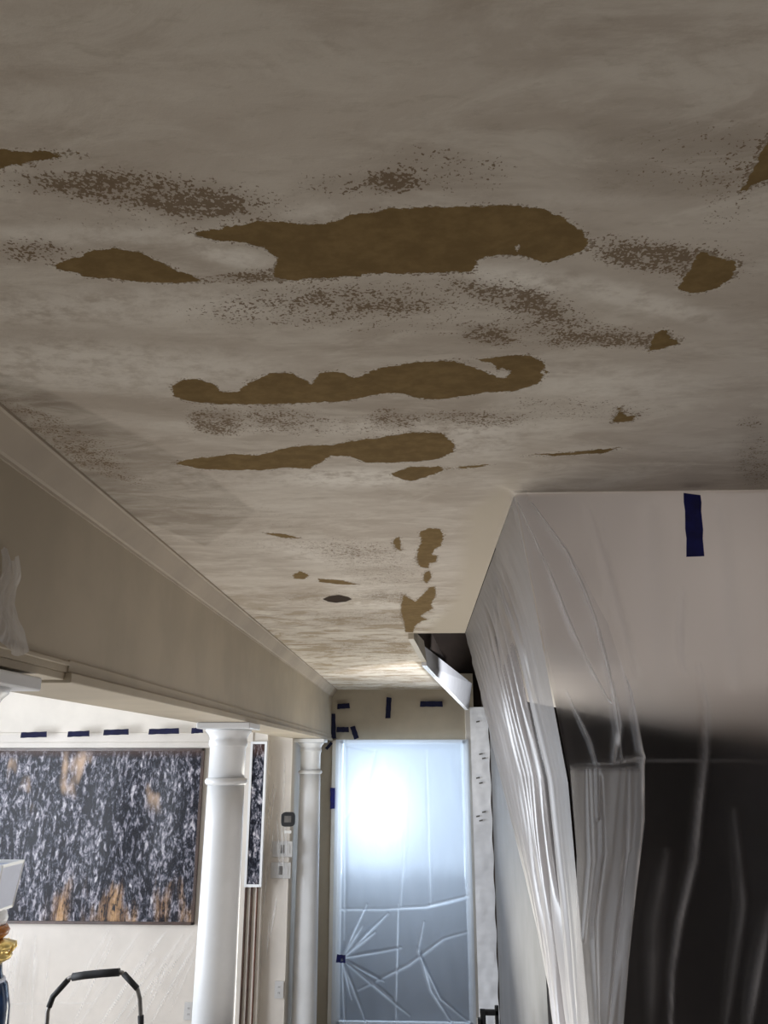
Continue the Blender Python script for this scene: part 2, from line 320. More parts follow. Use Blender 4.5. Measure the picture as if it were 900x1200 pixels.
# dining room wall with the painting
b = MB(); b.box(-5.2, -1.27, 7.0, 7.1, 0, 3.0); struct(b.build('wall_dining', M['wall']))
b = MB(); b.box(-5.2, -1.39, 6.975, 7.0, 2.395, 2.44); b.box(-5.2, -1.39, 6.985, 7.0, 2.44, 2.52); struct(b.build('trim_5', M['wall'], bevel=.003))
# stairwell beyond the ceiling edge
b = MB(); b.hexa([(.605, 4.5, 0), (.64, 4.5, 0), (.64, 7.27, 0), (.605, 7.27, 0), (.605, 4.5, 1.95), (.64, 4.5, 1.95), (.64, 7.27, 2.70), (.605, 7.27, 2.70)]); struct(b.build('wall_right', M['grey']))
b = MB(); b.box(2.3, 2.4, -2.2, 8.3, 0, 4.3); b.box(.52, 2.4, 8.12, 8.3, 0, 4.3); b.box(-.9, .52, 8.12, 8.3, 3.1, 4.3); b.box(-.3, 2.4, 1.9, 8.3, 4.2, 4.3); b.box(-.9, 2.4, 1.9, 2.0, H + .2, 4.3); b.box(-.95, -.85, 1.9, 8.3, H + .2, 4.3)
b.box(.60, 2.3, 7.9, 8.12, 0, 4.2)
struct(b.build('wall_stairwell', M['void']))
b = MB(); Yh = 4.75; x0, z0 = py(640, 812, Yh); x1, z1 = py(905, 872, Yh); xe = 2.29; ze = z0 + (z1 - z0) * (xe - x0) / (x1 - x0); nn = 14
for xx, zb in ((.5, z0), (xe, ze)):
    for i in range(nn + 1):
        a = math.pi / 2 * i / nn; b.v.append((xx, Yh + .28 - .28 * math.sin(a), zb + .28 - .28 * math.cos(a)))
    b.v += [(xx, Yh, 4.2), (xx, Yh + .3, 4.2)]
k = nn + 3; b.f = [(i, i + 1, k + i + 1, k + i) for i in range(k - 1)] + [(k - 1, 0, k, 2 * k - 1), tuple(range(k))[::-1], tuple(range(k, 2 * k))]; b.sm = [True] * nn + [False] * (k - nn + 2)
struct(b.build('wall_stair_header', M['wall']))
# diagonal white fascia along the hole
b = MB()
def q(x, y, Y): p = on(x, y, 1, Y); return np.array(p)
A1, A0, B1, B0 = q(497, 757, 4.95), q(500, 780, 4.95), q(553, 801, 7.3), q(549, 832, 7.3)
off = np.array([-.03, .004, 0])
b.hexa([A0, B0, B0 + off, A0 + off, A1, B1, B1 + off, A1 + off]); struct(b.build('trim_6', M['film']))
b = MB(); S0 = np.array([-.024, 4.36, H - .03]); 
b.hexa([S0, A0 + [0, 0, .02], A0 + off + [0, 0, .02], S0 + off, S0 + [0, 0, .05], A1 + [0, 0, .03], A1 + off + [0, 0, .03], S0 + off + [0, 0, .05]]); struct(b.build('trim_7', M['cream']))
# outside
b = MB(); b.box(-6, 6, 8.3, 20, -.12, -.02); struct(b.build('ground_patio', M['ground']))
w_ = MB(); w_.box(-2.5, 2.5, 9.0, 9.25, -.02, .92); w_.box(-2.52, 2.52, 8.98, 9.27, .92, .97)
tag(w_.build('garden_wall', M['hedge'], bevel=.01), 'low dark slate garden wall seen hazily through the plastic over the far doorway', 'wall')

# ---------------------------------------------------------------- far glass door behind the plastic
d = bpy.data.objects.new('door_1', None); col.objects.link(d); d.location = (0, 8.06, 0); struct(d)
b = MB(); mx = (DX0 + DX1) / 2
a, e = DX0, DX1
b.box(a, a + .03, 8.04, 8.08, .02, DZ); b.box(e - .03, e, 8.04, 8.08, .02, DZ); b.box(a, e, 8.04, 8.08, DZ - .03, DZ); b.box(a, e, 8.04, 8.08, .02, .12)
b.build('door_frame', M['white'], d)
gm_ = bpy.data.materials.new('door_glass'); gm_.use_nodes = True; nt = gm_.node_tree; nt.nodes.clear(); g = G(nt); o_ = g.n('ShaderNodeOutputMaterial'); t_ = g.n('ShaderNodeBsdfTransparent'); t_.inputs[0].default_value = (.9, .95, .97, 1)
s_ = g.n('ShaderNodeBsdfGlossy'); s_.inputs['Roughness'].default_value = .03; mm = g.n('ShaderNodeMixShader'); mm.inputs[0].default_value = .06; g.l(t_.outputs[0], mm.inputs[1]); g.l(s_.outputs[0], mm.inputs[2]); g.l(mm.outputs[0], o_.inputs[0])
for a, e in ((DX0 + .03, DX1 - .03),):
    b = MB(); b.box(a, e, 8.055, 8.061, .12, DZ - .03); b.build('door_pane', gm_, d)

# ---------------------------------------------------------------- plastic sheets
def seg_d(X, Z, pts):
    d = np.full(X.shape, 1e9)
    for (x0, z0), (x1, z1) in zip(pts[:-1], pts[1:]):
        ex, ez = x1 - x0, z1 - z0; t = np.clip(((X - x0) * ex + (Z - z0) * ez) / (ex * ex + ez * ez + 1e-12), 0, 1)
        d = np.minimum(d, np.hypot(X - x0 - t * ex, Z - z0 - t * ez))
    return d
def sheet(name, A, Bz, nrm, ridges, amp_fn, mat, label, pos=None, extra=None, group=None, cat='plastic sheet'):
    """A,Bz: in-plane coordinate grids (across, up); pos maps them plus the offset to 3-D."""
    off = amp_fn(A, Bz).astype(float); bunch = np.zeros(A.shape)
    for pts, wd, h, bn in ridges:
        lo = min(p_[1] for p_ in pts); hi = max(p_[1] for p_ in pts); tt = np.clip((Bz - lo) / max(hi - lo, .01), 0, 1); lenf = .35 + .65 * np.sin(np.pi * np.clip(tt * .9 + .05, 0, 1)) ** .6
        irr = .6 + .25 * np.sin(Bz * 31 + len(pts) * 7 + pts[0][0] * 90) + .15 * np.sin(Bz * 83 + pts[0][0] * 200)
        d = seg_d(A, Bz, pts) / (wd * lenf); e = np.exp(-d ** 2); core = np.exp(-(d / .45) ** 2); off += h * e * lenf; bunch = np.maximum(bunch, bn * (.45 * e + .75 * core * irr) * lenf)
    if extra is not None: bunch = np.maximum(bunch, extra(A, Bz))
    X, Y, Z = pos(A, Bz, off); n0, n1 = A.shape
    Vv = np.stack([X, Y, Z], -1).reshape(-1, 3); idx = np.arange(n0 * n1).reshape(n0, n1)
    Ff = np.stack([idx[:-1, :-1], idx[1:, :-1], idx[1:, 1:], idx[:-1, 1:]], -1).reshape(-1, 4)
    me = bpy.data.meshes.new(name); me.from_pydata(Vv.tolist(), [], Ff.tolist()); me.polygons.foreach_set('use_smooth', [True] * len(Ff))
    a = me.attributes.new('bunch', 'FLOAT', 'POINT'); a.data.foreach_set('value', bunch.reshape(-1).astype(np.float32)); me.materials.append(mat)
    o = bpy.data.objects.new(name, me); col.objects.link(o); tag(o, label, cat, group); return o
def grid2(a0, a1, na, b0, b1, nb):
    u = np.linspace(0, 1, na)[None, :]; v = np.linspace(0, 1, nb)[:, None]
    return (a0 + (a1 - a0) * u) * np.ones((nb, 1)), (b0 + (b1 - b0) * v) * np.ones((1, na))
def wob(A, Z, seed, fr, n=9, ang=0, spread=.3):
    r = np.random.RandomState(seed); s = 0
    for i in range(n):
        t = ang + r.uniform(-spread, spread); f = fr * (1.5 ** r.uniform(-1.5, 2)); s = s + np.sin((A * math.cos(t) + Z * math.sin(t)) * f + r.uniform(0, 6.3) + 1.5 * np.sin(Z * r.uniform(1, 4) + i)) / n
    return s

M['pl_door'] = plastic('milky_plastic_film_backlit', .22, .75, (.85, .88, .95), .25, (.80, .85, .95), .4, .3, 7, .36)
M['pl_front'] = plastic('clear_plastic_film', .02, .8, (.90, .87, .87), .20, (.78, .75, .76), .30, .22, 3, .42)
M['pl_side'] = plastic('layered_plastic_film', .56, .45, (.80, .78, .77), .45, (.46, .44, .44), .08, .3, 4)
M['pl_clear'] = plastic('thin_plastic_film', .015, .75, (.97, .97, .98), .25, (.95, .94, .94), .35, .3, 6)
# over the far doorway
yd = 7.93; L = lambda *pp: [py(x, y, yd) for x, y in pp]
R = []
for ex, ey in ((430, 1060), (440, 1092), (470, 1110), (450, 1150), (430, 1200), (412, 1170), (480, 1190), (404, 1200), (425, 1085), (455, 1070), (460, 1170)):
    R.append((L((401, 1123), (ex, ey)), .012, -.02, .75))
R += [(L((400, 1066), (450, 1066), (500, 1063), (548, 1050)), .016, -.015, .6), (L((467, 1060), (464, 1200)), .009, -.012, .7), (L((420, 1160), (480, 1130), (520, 1100), (548, 1092)), .014, -.015, .5),
      (L((490, 1110), (505, 1160), (530, 1200)), .016, -.02, .6), (L((497, 1080), (490, 1115), (516, 1170), (552, 1200)), .012, -.02, .6), (L((398, 872), (440, 880), (430, 920), (405, 960)), .02, -.01, .3),
      (L((405, 870), (404, 1100)), .02, -.015, .3), (L((540, 870), (546, 1040)), .012, -.012, .3), (L((500, 880), (505, 1060)), .02, -.015, .2), (L((480, 900), (470, 1060)), .02, -.012, .25)]
A, Z = grid2(DX0 - .03, DX1 + .02, 190, 2.483, .02, 330)
def glow_patch(A, Z): return .75 * np.exp(-((A + .45) / .33) ** 2 - ((Z - 1.85) / .42) ** 2)  # bright daylight patch put into the film's opacity
sheet('plastic_sheet', A, Z, None, R, lambda A, Z: .008 * wob(A, Z, 3, 22) * np.clip((2.5 - Z) * 4, 0, 1), M['pl_door'], 'milky plastic sheet glowing with daylight, taped over the far doorway', lambda A, Z, o: (A, yd + o, Z), glow_patch)

# slanting side sheet of the stair enclosure: hangs from the ceiling edge along the hall
def sidek(Y): return .13 + .09 * (Y - 2.0) / 2.36
def sidex(Y, Z):
    d = 2.95 - Z; t = (Y - 2.0) / 2.36; g1 = np.where(d < .7, d, .7 + .2 * (d - .7)); return .252 + sidek(Y) * (d * t + g1 * (1 - t))
def on_side(x, y):
    r = ray(x, y); lo, hi = 1.0, 7.0
    for _ in range(50):
        t = (lo + hi) / 2; p = np.array([0, 0, CZ]) + r * t
        if float(sidex(np.array(min(max(p[1], 2.0), 4.6)), np.array(p[2]))) > p[0]: lo = t
        else: hi = t
    return (float(p[1]), float(p[2]))
LS = lambda *pp: [on_side(x, y) for x, y in pp]
A, Z = grid2(2.0, 4.36, 460, 2.949, .02, 420)
def pleat(A, Z):
    d = 2.95 - Z; return A + .48 * (1 - np.exp(-d / .24)) + .012 * np.sin(Z * 7) + .008 * np.sin(Z * 17 + A * 3)
rs = np.random.RandomState(12)
FOLDS = [(2.60, .014, .5, .0, .45), (2.72, .012, .8, .02, .5), (2.80, .010, .7, .0, .6), (2.90, .020, 1.0, .06, 1.3), (2.985, .010, .6, .1, 1.6), (3.07, .022, 1.0, .1, 1.7), (3.15, .012, .7, .15, .9), (3.22, .018, .9, .2, 1.9), (3.32, .026, 1.0, .06, 1.2), (3.41, .014, .7, .1, .8), (3.50, .020, .9, .1, 2.2), (3.62, .014, .6, .1, 1.0), (3.76, .02, .7, .2, 1.4), (3.9, .015, .5, .2, .9), (4.05, .02, .5, .3, 1.2)]
def fold_fields(A, Z):
    q = pleat(A, Z); d = 2.95 - Z; off = 0; bn = 0
    for q0, wd, st, d0, d1 in FOLDS:
        on_ = np.clip((d - d0) / .15, 0, 1) * np.clip((d1 - d) / .3, 0, 1) * np.clip((A - 2.06) / .15, 0, 1)
        w2 = wd * (1 + .6 * d) * (.8 + .2 * np.sin(Z * 13 + q0 * 40)); t = (q - q0) / w2
        off = off + on_ * st * (.015 * np.exp(-((t - 1.6) / 1.0) ** 2) - .014 * np.exp(-(t / .8) ** 2))
        bn = bn + on_ * st * (.40 * np.exp(-((t - 1.7) / .8) ** 2) - 1.0 * np.exp(-(t / .7) ** 2))
    return off, bn
def side_amp(A, Z):
    q = pleat(A, Z); d = 2.95 - Z; return fold_fields(A, Z)[0] + (.006 * np.sin(q * 41 + np.sin(Z * 3)) + .003 * np.sin(q * 97 + 2)) * np.clip(d * 3, 0, 1) * np.clip((A - 2.05) / .3, 0, 1)
def side_bunch(A, Z):
    d = 2.95 - Z; q = pleat(A, Z); fr = np.exp(-((A - 2.06) / .25) ** 2) * .22; rear = np.clip((A - 3.9) / .4, 0, 1) * -.45 * np.clip(d / .05, 0, 1) * np.clip((.9 - d) / .4, 0, 1)
    return fold_fields(A, Z)[1] + fr + rear + .10 * np.sin(q * 60) * np.sin(q * 23 + 1) + .12 * np.clip(d - .3, 0, 1)
sheet('plastic_sheet', A, Z, None, [], side_amp, M['pl_side'], 'pleated plastic sheet hanging from the hall ceiling edge before the dark hole', lambda A, Z, o: (sidex(A, Z) - o, A, Z), None)
o_side = [o for o in col.objects if o.name.startswith('plastic_sheet')][-1]
o_side.data.attributes['bunch'].data.foreach_set('value', side_bunch(A, Z).reshape(-1).astype(np.float32))
# front sheet facing the camera
yf = 1.972; L = lambda *pp: [py(x, y, yf) for x, y in pp]
R = [(L((800, 690), (796, 740), (797, 775), (803, 790)), .007, -.012, .45), (L((818, 780), (825, 830), (826, 880), (819, 940), (812, 1010), (795, 1080), (786, 1140), (785, 1210)), .008, -.018, .40),
     (L((600, 894), (900, 890)), .0025, -.003, .14), (L((900, 1070), (885, 1150), (875, 1210)), .010, -.015, .25), (L((780, 1000), (765, 1080), (762, 1200)), .02, -.015, .10),
     (L((710, 590), (712, 760)), .004, -.004, .2), (L((686, 590), (690, 640)), .004, -.004, .2), (L((860, 950), (870, 1060), (850, 1200)), .01, -.01, .12), (L((690, 600), (720, 700), (745, 790)), .01, -.012, .3),
     (L((840, 600), (860, 800)), .03, -.012, .2), (L((760, 600), (770, 800)), .04, -.012, .15)]
A0_, Z = grid2(0, 1, 230, 2.949, .02, 460)
A = float(sidex(np.array(2.0), np.array(2.95))) * 0 + sidex(np.full(Z.shape, 2.0), Z) * (1 - A0_) + 1.75 * A0_
sheet('plastic_sheet', A, Z, None, R, lambda A, Z: .010 * wob(A, Z, 5, 14, ang=0, spread=.2) * np.clip((2.95 - Z) * 3, 0, 1), M['pl_front'], 'clear plastic sheet hanging across the dark stair opening at right, blue tape at its top', lambda A, Z, o: (A, yf + o, Z))
# bunched overlap between the corner and the dark opening
yb = 1.935; L = lambda *pp: [py(x, y, yb) for x, y in pp]
nb, na = 420, 110; v = np.linspace(0, 1, nb); zt = 2.945 + (1.2 - 2.945) * v
lb = np.array(L((598, 585), (625, 690), (650, 800), (668, 900), (676, 1000), (676, 1210))); rb = np.array(L((618, 585), (664, 640), (712, 730), (737, 810), (752, 885), (752, 960), (742, 1040), (734, 1120), (727, 1210)))
lx = np.interp(-zt, -lb[:, 1], lb[:, 0]); rx = np.interp(-zt, -rb[:, 1], rb[:, 0]); u = np.linspace(0, 1, na)[None, :]
A = lx[:, None] * (1 - u) + rx[:, None] * u; Z = zt[:, None] * np.ones((1, na))
R = [(L((606, 590), (640, 665), (672, 745), (700, 800), (714, 825)), .007, -.02, .75), (L((622, 590), (664, 650), (696, 725), (712, 790), (722, 860), (728, 890)), .007, -.025, .9),
     (L((700, 700), (722, 735), (738, 810), (751, 885), (750, 960), (742, 1040), (734, 1120), (727, 1210)), .009, -.03, 1.25), (L((716, 800), (724, 850), (718, 895), (750, 888)), .010, -.02, .9),
     (L((664, 810), (690, 870), (699, 900), (700, 960)), .005, -.018, .5), (L((672, 897), (752, 893)), .003, -.004, .5), (L((733, 900), (728, 1000), (716, 1100), (710, 1200)), .012, -.02, .7),
     (L((704, 910), (705, 1000), (695, 1080), (700, 1200)), .006, -.015, .4), (L((688, 900), (692, 1010), (684, 1100)), .006, -.014, .35), (L((738, 1000), (728, 1080), (715, 1200)), .005, .02, .2)]
def ex_b(A, Z):
    q_ = py(700, 895, yb)[1]; low = np.clip((q_ - Z) / .02, 0, 1) * .55; up = np.clip((Z - py(700, 790, yb)[1]) / .03, 0, 1) * .18
    cr = .3 * np.clip((py(700, 960, yb)[1] - Z) / .3, 0, 1) * (wob(A, Z, 31, 120, ang=.1, spread=.5, n=12) * .5 + .5)
    return low + up + cr
sheet('plastic_sheet', A, Z, None, R, lambda A, Z: .010 * wob(A - .2 * (Z - 2.3), Z, 15, 60, ang=0, spread=.3) * np.clip((2.95 - Z) * 4, 0, 1), M['pl_clear'], 'crumpled bunched plastic fold with a bright edge at the front corner of the stair enclosure', lambda A, Z, o: (A, yb + o, Z), ex_b)
# over the dining room wall and painting
yw = 6.90; L = lambda *pp: [py(x, y, yw) for x, y in pp]; R = []
rs = np.random.RandomState(2)
for i in range(26):
    x0 = rs.uniform(-20, 60); y0 = rs.uniform(1090, 1140); R.append((L((x0, y0), (x0 - 6 + rs.uniform(-4, 4), y0 + rs.uniform(40, 90))), .012, -.012, rs.uniform(.2, .5)))
for i in range(24):
    x0 = rs.uniform(120, 235); y0 = rs.uniform(1086, 1130); k_ = rs.uniform(.4, .8); ln = rs.uniform(40, 110); R.append((L((x0, y0), (x0 - ln * k_, y0 + ln)), .010, -.012, rs.uniform(.2, .6)))
R.append((L((0, 1176), (105, 1176)), .008, -.005, .5))
A, Z = grid2(-4.3, -1.42, 300, 2.50, .02, 300)
sheet('plastic_sheet', A, Z, None, R, lambda A, Z: .015 * wob(A, Z, 25, 9) * np.clip((2.5 - Z) * 3, 0, 1), M['pl_clear'], 'clear plastic sheet taped over the dining wall and its painting, creased below', lambda A, Z, o: (A, yw + o, Z))
# over the switch wall
ys_ = 7.05; L = lambda *pp: [py(x, y, ys_) for x, y in pp]; R = []
for i in range(22):
    x0 = rs.uniform(312, 346); y0 = rs.uniform(870, 1120); R.append((L((x0, y0), (x0 + rs.uniform(-9, 4), y0 + rs.uniform(30, 90))), .009, -.012, rs.uniform(.3, .8)))
A, Z = grid2(-1.262, -1.08, 60, 2.46, .02, 320)
sheet('plastic_sheet', A, Z, None, R, lambda A, Z: .010 * wob(A, Z, 35, 25), M['pl_clear'], 'narrow wrinkled plastic sheet over the switch wall between the two columns', lambda A, Z, o: (A, ys_ + o, Z))
# crumpled plastic round the beam end at the nearest column
A, Z = grid2(0, 1, 60, 0, 1, 60)
def wrap(A, Z, o):
    Y = 1.50 + .28 * A; r_ = np.random.RandomState(5)
    return (XL + .010 + o * .35 + .02 * Z * (1 - Z), 1.535 + .07 * A + .10 * A * Z ** 3 + .012 * np.sin(Z * 9), 2.70 - .185 * Z + .01 * np.sin(A * 7))
sheet('plastic_sheet', A, Z, None, [], lambda A, Z: .02 * wob(A * 3, Z * 2, 4, 9, ang=.3, spread=.8), M['pl_clear'], 'small crumpled plastic scrap bunched on the beam above the nearest column at left edge', wrap, lambda A, Z: A * 0 + .75)

# ---------------------------------------------------------------- columns
def column(Y, x, label, first=None):
    if first:
        r = first.copy(); col.objects.link(r); r.location = (x, Y, 0); r['label'] = label
        for ch in first.children: c = ch.copy(); col.objects.link(c); c.parent = r
        return r
    r = empty('column', (0, 0, 0), label, 'column', 'round white columns under the beam')
    R_ = .088; top = 2.474
    MB().lathe([(R_ * 1.13, .14)] + [(R_ * (1.13 - .13 * (t / 12) ** 1.6), .14 + (top - .29 - .14) * t / 12) for t in range(13)], n=64).build('shaft', M['white'], r)
    MB().lathe([(R_, top - .29), (R_ * 1.10, top - .288), (R_ * 1.17, top - .278), (R_ * 1.17, top - .27), (R_ * 1.10, top - .26), (R_ * .99, top - .258)], n=64).build('neck_ring', M['white'], r)
    MB().lathe([(R_ * .99, top - .262), (R_ * .99, top - .115), (R_ * 1.03, top - .112), (R_ * 1.07, top - .105), (R_ * 1.07, top - .085), (R_ * 1.03, top - .08), (R_ * 1.05, top - .068), (R_ * 1.14, top - .052), (R_ * 1.26, top - .042), (R_ * 1.30, top - .03)], n=64).build('capital', M['white'], r)
    MB().box(-.13, .13, -.13, .13, top - .03, top).build('abacus', M['white'], r, bevel=.004)
    MB().lathe([(R_ * 1.13, .16), (R_ * 1.3, .15), (R_ * 1.42, .12), (R_ * 1.42, .09), (R_ * 1.3, .07), (R_ * 1.5, .06), (R_ * 1.5, .05)][::-1], n=64).build('base_molding', M['white'], r)
    MB().box(-.14, .14, -.14, .14, 0, .055).build('plinth', M['white'], r, bevel=.004)
    r.location = (x, Y, 0); return r
c0 = column(4.13, -.945, 'tall white round column in front of the right end of the painting')
column(7.30, -.945, 'farthest white round column, beside the black thermostat and far doorway', c0)
column(1.66, -.962, 'nearest white column, only its capital cut by the left photo edge', c0)

# ---------------------------------------------------------------- painting and other wall things
pt = empty('painting', (-2.9, 6.97, 1.7), 'large abstract painting of black, grey and white strokes with orange at its bottom', 'painting')
px1, pz1 = py(240, 877, 6.97); _, pz0 = py(120, 1083, 6.97); px0 = -4.15
b = MB(); fw = .022
b.box(px0, px1, 6.955, 6.99, pz1 - fw, pz1); b.box(px0, px1, 6.955, 6.99, pz0, pz0 + fw); b.box(px0, px0 + fw, 6.955, 6.99, pz0, pz1); b.box(px1 - fw, px1, 6.955, 6.99, pz0, pz1)
b.build('frame', M['frame'], pt, bevel=.002)
m, nt, bs, out = nodes('abstract_stroke_paint'); g = G(nt); tc = g.n('ShaderNodeTexCoord').outputs['Object']
s1 = g.noise(g.mapv(tc, (1.0, 1, .26), (0, .14, 0)), 8, 8, .85, 2.6); s2 = g.noise(g.mapv(tc, (1.2, 1, .18), (0, -.25, 0)), 4.5, 7, .8, 2.6); s3 = g.noise(g.mapv(tc, (1, 1, .5)), 34, 3, .7, .6)
val = g.math('ADD', g.math('MULTIPLY', s1, .45), g.math('ADD', g.math('MULTIPLY', s2, .2), g.math('MULTIPLY', s3, .35)))
cr = g.n('ShaderNodeValToRGB'); g.l(val, cr.inputs[0]); el = cr.color_ramp.elements
el[0].position = .478; el[0].color = (.012, .012, .018, 1); el[1].position = .61; el[1].color = (.78, .76, .77, 1)
for p_, c_ in ((.495, (.025, .03, .045, 1)), (.515, (.10, .105, .13, 1)), (.545, (.28, .26, .30, 1))): e = el.new(p_); e.color = c_
sz = g.n('ShaderNodeSeparateXYZ'); g.l(tc, sz.inputs[0])
up = g.noise(g.mapv(tc, (1, 1, .25)), 5, 4, .6)
lowm = g.mrange(g.math('ADD', sz.outputs['Z'], g.math('MULTIPLY', up, -1.5)), pz0 - .70, pz0 - .52, 1, 0)
lowm = g.math('MULTIPLY', lowm, g.mrange(g.noise(g.mapv(tc, (1, 1, .1)), 3.5, 2, .5), .42, .56)); oc = g.mix(g.mrange(s2, .42, .62), (.12, .06, .03), (.58, .34, .15)); colr = g.mix(g.math('MULTIPLY', g.mrange(val, .44, .50), g.math('MULTIPLY', lowm, .85)), cr.outputs[0], oc)
pm = g.mrange(g.noise(g.mapv(tc, (1, 1, .45)), 2.6, 3, .5), .57, .66); hi = g.mrange(sz.outputs['Z'], pz1 - .55, pz1 - .3); colr = g.mix(g.math('MULTIPLY', pm, g.math('MULTIPLY', hi, .9)), colr, (.72, .50, .33))
topm = g.mrange(sz.outputs['Z'], pz1 - .09, pz1 - .02); colr = g.mix(g.math('MULTIPLY', topm, .6), colr, (.09, .045, .03))
g.l(colr, bs.inputs['Base Color']); bs.inputs['Roughness'].default_value = .7; bs.inputs['Specular IOR Level'].default_value = .1; g.bump(s1, .4, .01, bs)
b = MB(); b.box(px0 + fw, px1 - fw, 6.965, 6.985, pz0 + fw, pz1 - fw); b.build('canvas', m, pt)
# narrow artwork + wooden strip right of the first column
x0, z1 = py(296, 872, 6.97); x1, z0 = py(305, 1036, 6.97)
p2 = empty('framed_picture', ((x0 + x1) / 2, 6.97, (z0 + z1) / 2), 'narrow dark blue-grey picture in a white frame just right of the nearer column', 'picture')
b = MB(); b.box(x0 - .012, x0 + .006, 6.95, 6.995, z0, z1); b.box(x1 - .006, x1 + .012, 6.95, 6.995, z0, z1); b.box(x0 - .012, x1 + .012, 6.95, 6.995, z1, z1 + .02); b.box(x0 - .012, x1 + .012, 6.95, 6.995, z0 - .02, z0); b.build('frame', M['white'], p2)
b = MB(); b.box(x0 + .006, x1 - .006, 6.96, 6.99, z0, z1); b.build('canvas', m, p2)
x0 = py(305, 900, 6.97)[0]; x1 = py(310.5, 900, 6.97)[0]
b = MB(); b.box(x0 + .012, x0 + .020, 6.97, 7.0, .02, 2.44); struct(b.build('trim_8', M['wood'], bevel=.002))
b = MB(); b.box(-1.40, -1.385, 6.975, 7.0, .02, 1.33); b.box(-1.355, -1.34, 6.975, 7.0, .02, 1.33); struct(b.build('trim_9', M['frame'], bevel=.002))

def on_wall(px_, py_, Y): x, z = py(px_, py_, Y); return x, z
x, z = on_wall(338, 960, 7.0)
t = empty('thermostat', (x, 7.01, z), 'small black rounded thermostat on the white wall left of the farthest column', 'thermostat')
b = MB(); n = 40; pr = []
for k_ in range(n):
    a = 2 * math.pi * k_ / n; c_, s_ = math.cos(a), math.sin(a); r_ = .055 / ((abs(c_) ** 4 + abs(s_) ** 4) ** .25); pr.append((x + r_ * c_, z + r_ * s_))
b.v = [(a, y_, c_) for y_ in (6.965, 7.01) for a, c_ in pr]; b.f = [tuple(range(n))[::-1], tuple(range(n, 2 * n))] + [(i, (i + 1) % n, n + (i + 1) % n, n + i) for i in range(n)]; b.sm = [False] * (n + 2)
b.build('body', M['black'], t, bevel=.004)
b = MB(); b.v = []; b.box(x - .028, x + .028, 6.961, 6.965, z - .022, z + .028); b.build('screen', M['steel'], t)
b = MB(); b.box(x - .03, x + .03, 6.98, 6.99, z - .105, z - .085); b.build('wall_clip', M['plate'], t)
def plate(px_, py_, Y, gang, label, outlet=False, group=None):
    x, z = on_wall(px_, py_, Y); r = empty('outlet_plate' if outlet else 'switch_plate', (x, Y, z), label, 'outlet' if outlet else 'switch', group)
    w_ = .035 + .023 * (gang - 1)
    MB().box(x - w_, x + w_, Y, Y + .008, z - .06, z + .06).build('cover', M['plate'], r, bevel=.002)
    for i in range(gang):
        cx = x + (i - (gang - 1) / 2) * .046
        if outlet:
            for dz in (-.02, .02):
                b = MB(); b.box(cx - .014, cx + .014, Y - .002, Y, z + dz - .013, z + dz + .013); s = b.build('socket', M['plate'], r, bevel=.001)
                b = MB(); b.box(cx - .007, cx - .004, Y - .003, Y - .0018, z + dz - .006, z + dz + .006); b.box(cx + .004, cx + .007, Y - .003, Y - .0018, z + dz - .006, z + dz + .006); b.build('slot', M['black'], s)
        else:
            b = MB(); b.box(cx - .015, cx + .015, Y - .004, Y, z - .032, z + .032); b.build('rocker', M['steel'] if i == 1 else M['plate'], r, bevel=.001)
plate(331, 995, 7.085, 3, 'upper pale switch plate under the plastic below the thermostat')
plate(329, 1020, 7.085, 3, 'lower pale switch plate under the plastic, above the outlet')
plate(327, 1160, 7.085, 1, 'pale outlet plate low on the switch wall beside the farthest column', True)
plate(221, 1185, 6.985, 1, 'grey outlet plate under the painting just left of the nearer column', True)

# ---------------------------------------------------------------- blue masking tape
def tape(Y, p0, p1, wpx, label, group, mat='darktape', axisY=True):
    a = np.array(py(*p0, Y)); c = np.array(py(*p1, Y)); d_ = (c - a) / np.linalg.norm(c - a); n_ = np.array([-d_[1], d_[0]]) * wpx / 1000 * Y / 2
    k = 7; Vv = []; Ff = []
    for j, yy in enumerate((Y, Y + .0015)):
        for i in range(k + 1):
            t_ = i / k; c0_ = a + (c - a) * t_; wv = 1 + .06 * math.sin(i * 2.1)
            for s_ in (-1, 1):
                e_ = d_ * (.004 * ((-1) ** i) if i in (0, k) and s_ > 0 else 0)
                pnt = c0_ + n_ * s_ * wv + e_; Vv.append((pnt[0], yy - .002 * math.sin(t_ * 3.1), pnt[1]))
    m_ = 2 * (k + 1)
    for i in range(k):
        q_ = 2 * i; Ff += [(q_, q_ + 1, q_ + 3, q_ + 2), (m_ + q_, m_ + q_ + 2, m_ + q_ + 3, m_ + q_ + 1), (q_, q_ + 2, m_ + q_ + 2, m_ + q_), (q_ + 1, m_ + q_ + 1, m_ + q_ + 3, q_ + 3)]
    Ff += [(0, m_, m_ + 1, 1), (2 * k, 2 * k + 1, m_ + 2 * k + 1, m_ + 2 * k)]
    me = bpy.data.meshes.new('masking_tape'); me.from_pydata(Vv, [], Ff); me.materials.append(M[mat]); o = bpy.data.objects.new('masking_tape', me); col.objects.link(o); tag(o, label, 'tape', group)
G1 = 'blue tape pieces on the white band above the painting'; G2 = 'blue tape pieces round the far doorway'
for (a, c, y_, pos_) in ((24, 55, 861, 'leftmost dark blue tape piece on the white band above the painting'), (79, 105, 860, 'second tape piece from the left above the painting'), (121, 151, 858, 'middle tape piece on the band above the painting'),
                   (174, 210, 857, 'longest tape piece above the painting, second from the right'), (224, 238, 856, 'shortest tape piece above the painting, against the nearer column')):
    tape(6.88, (a, y_ + .5), (c, y_ - .5), 6.5, pos_, G1)
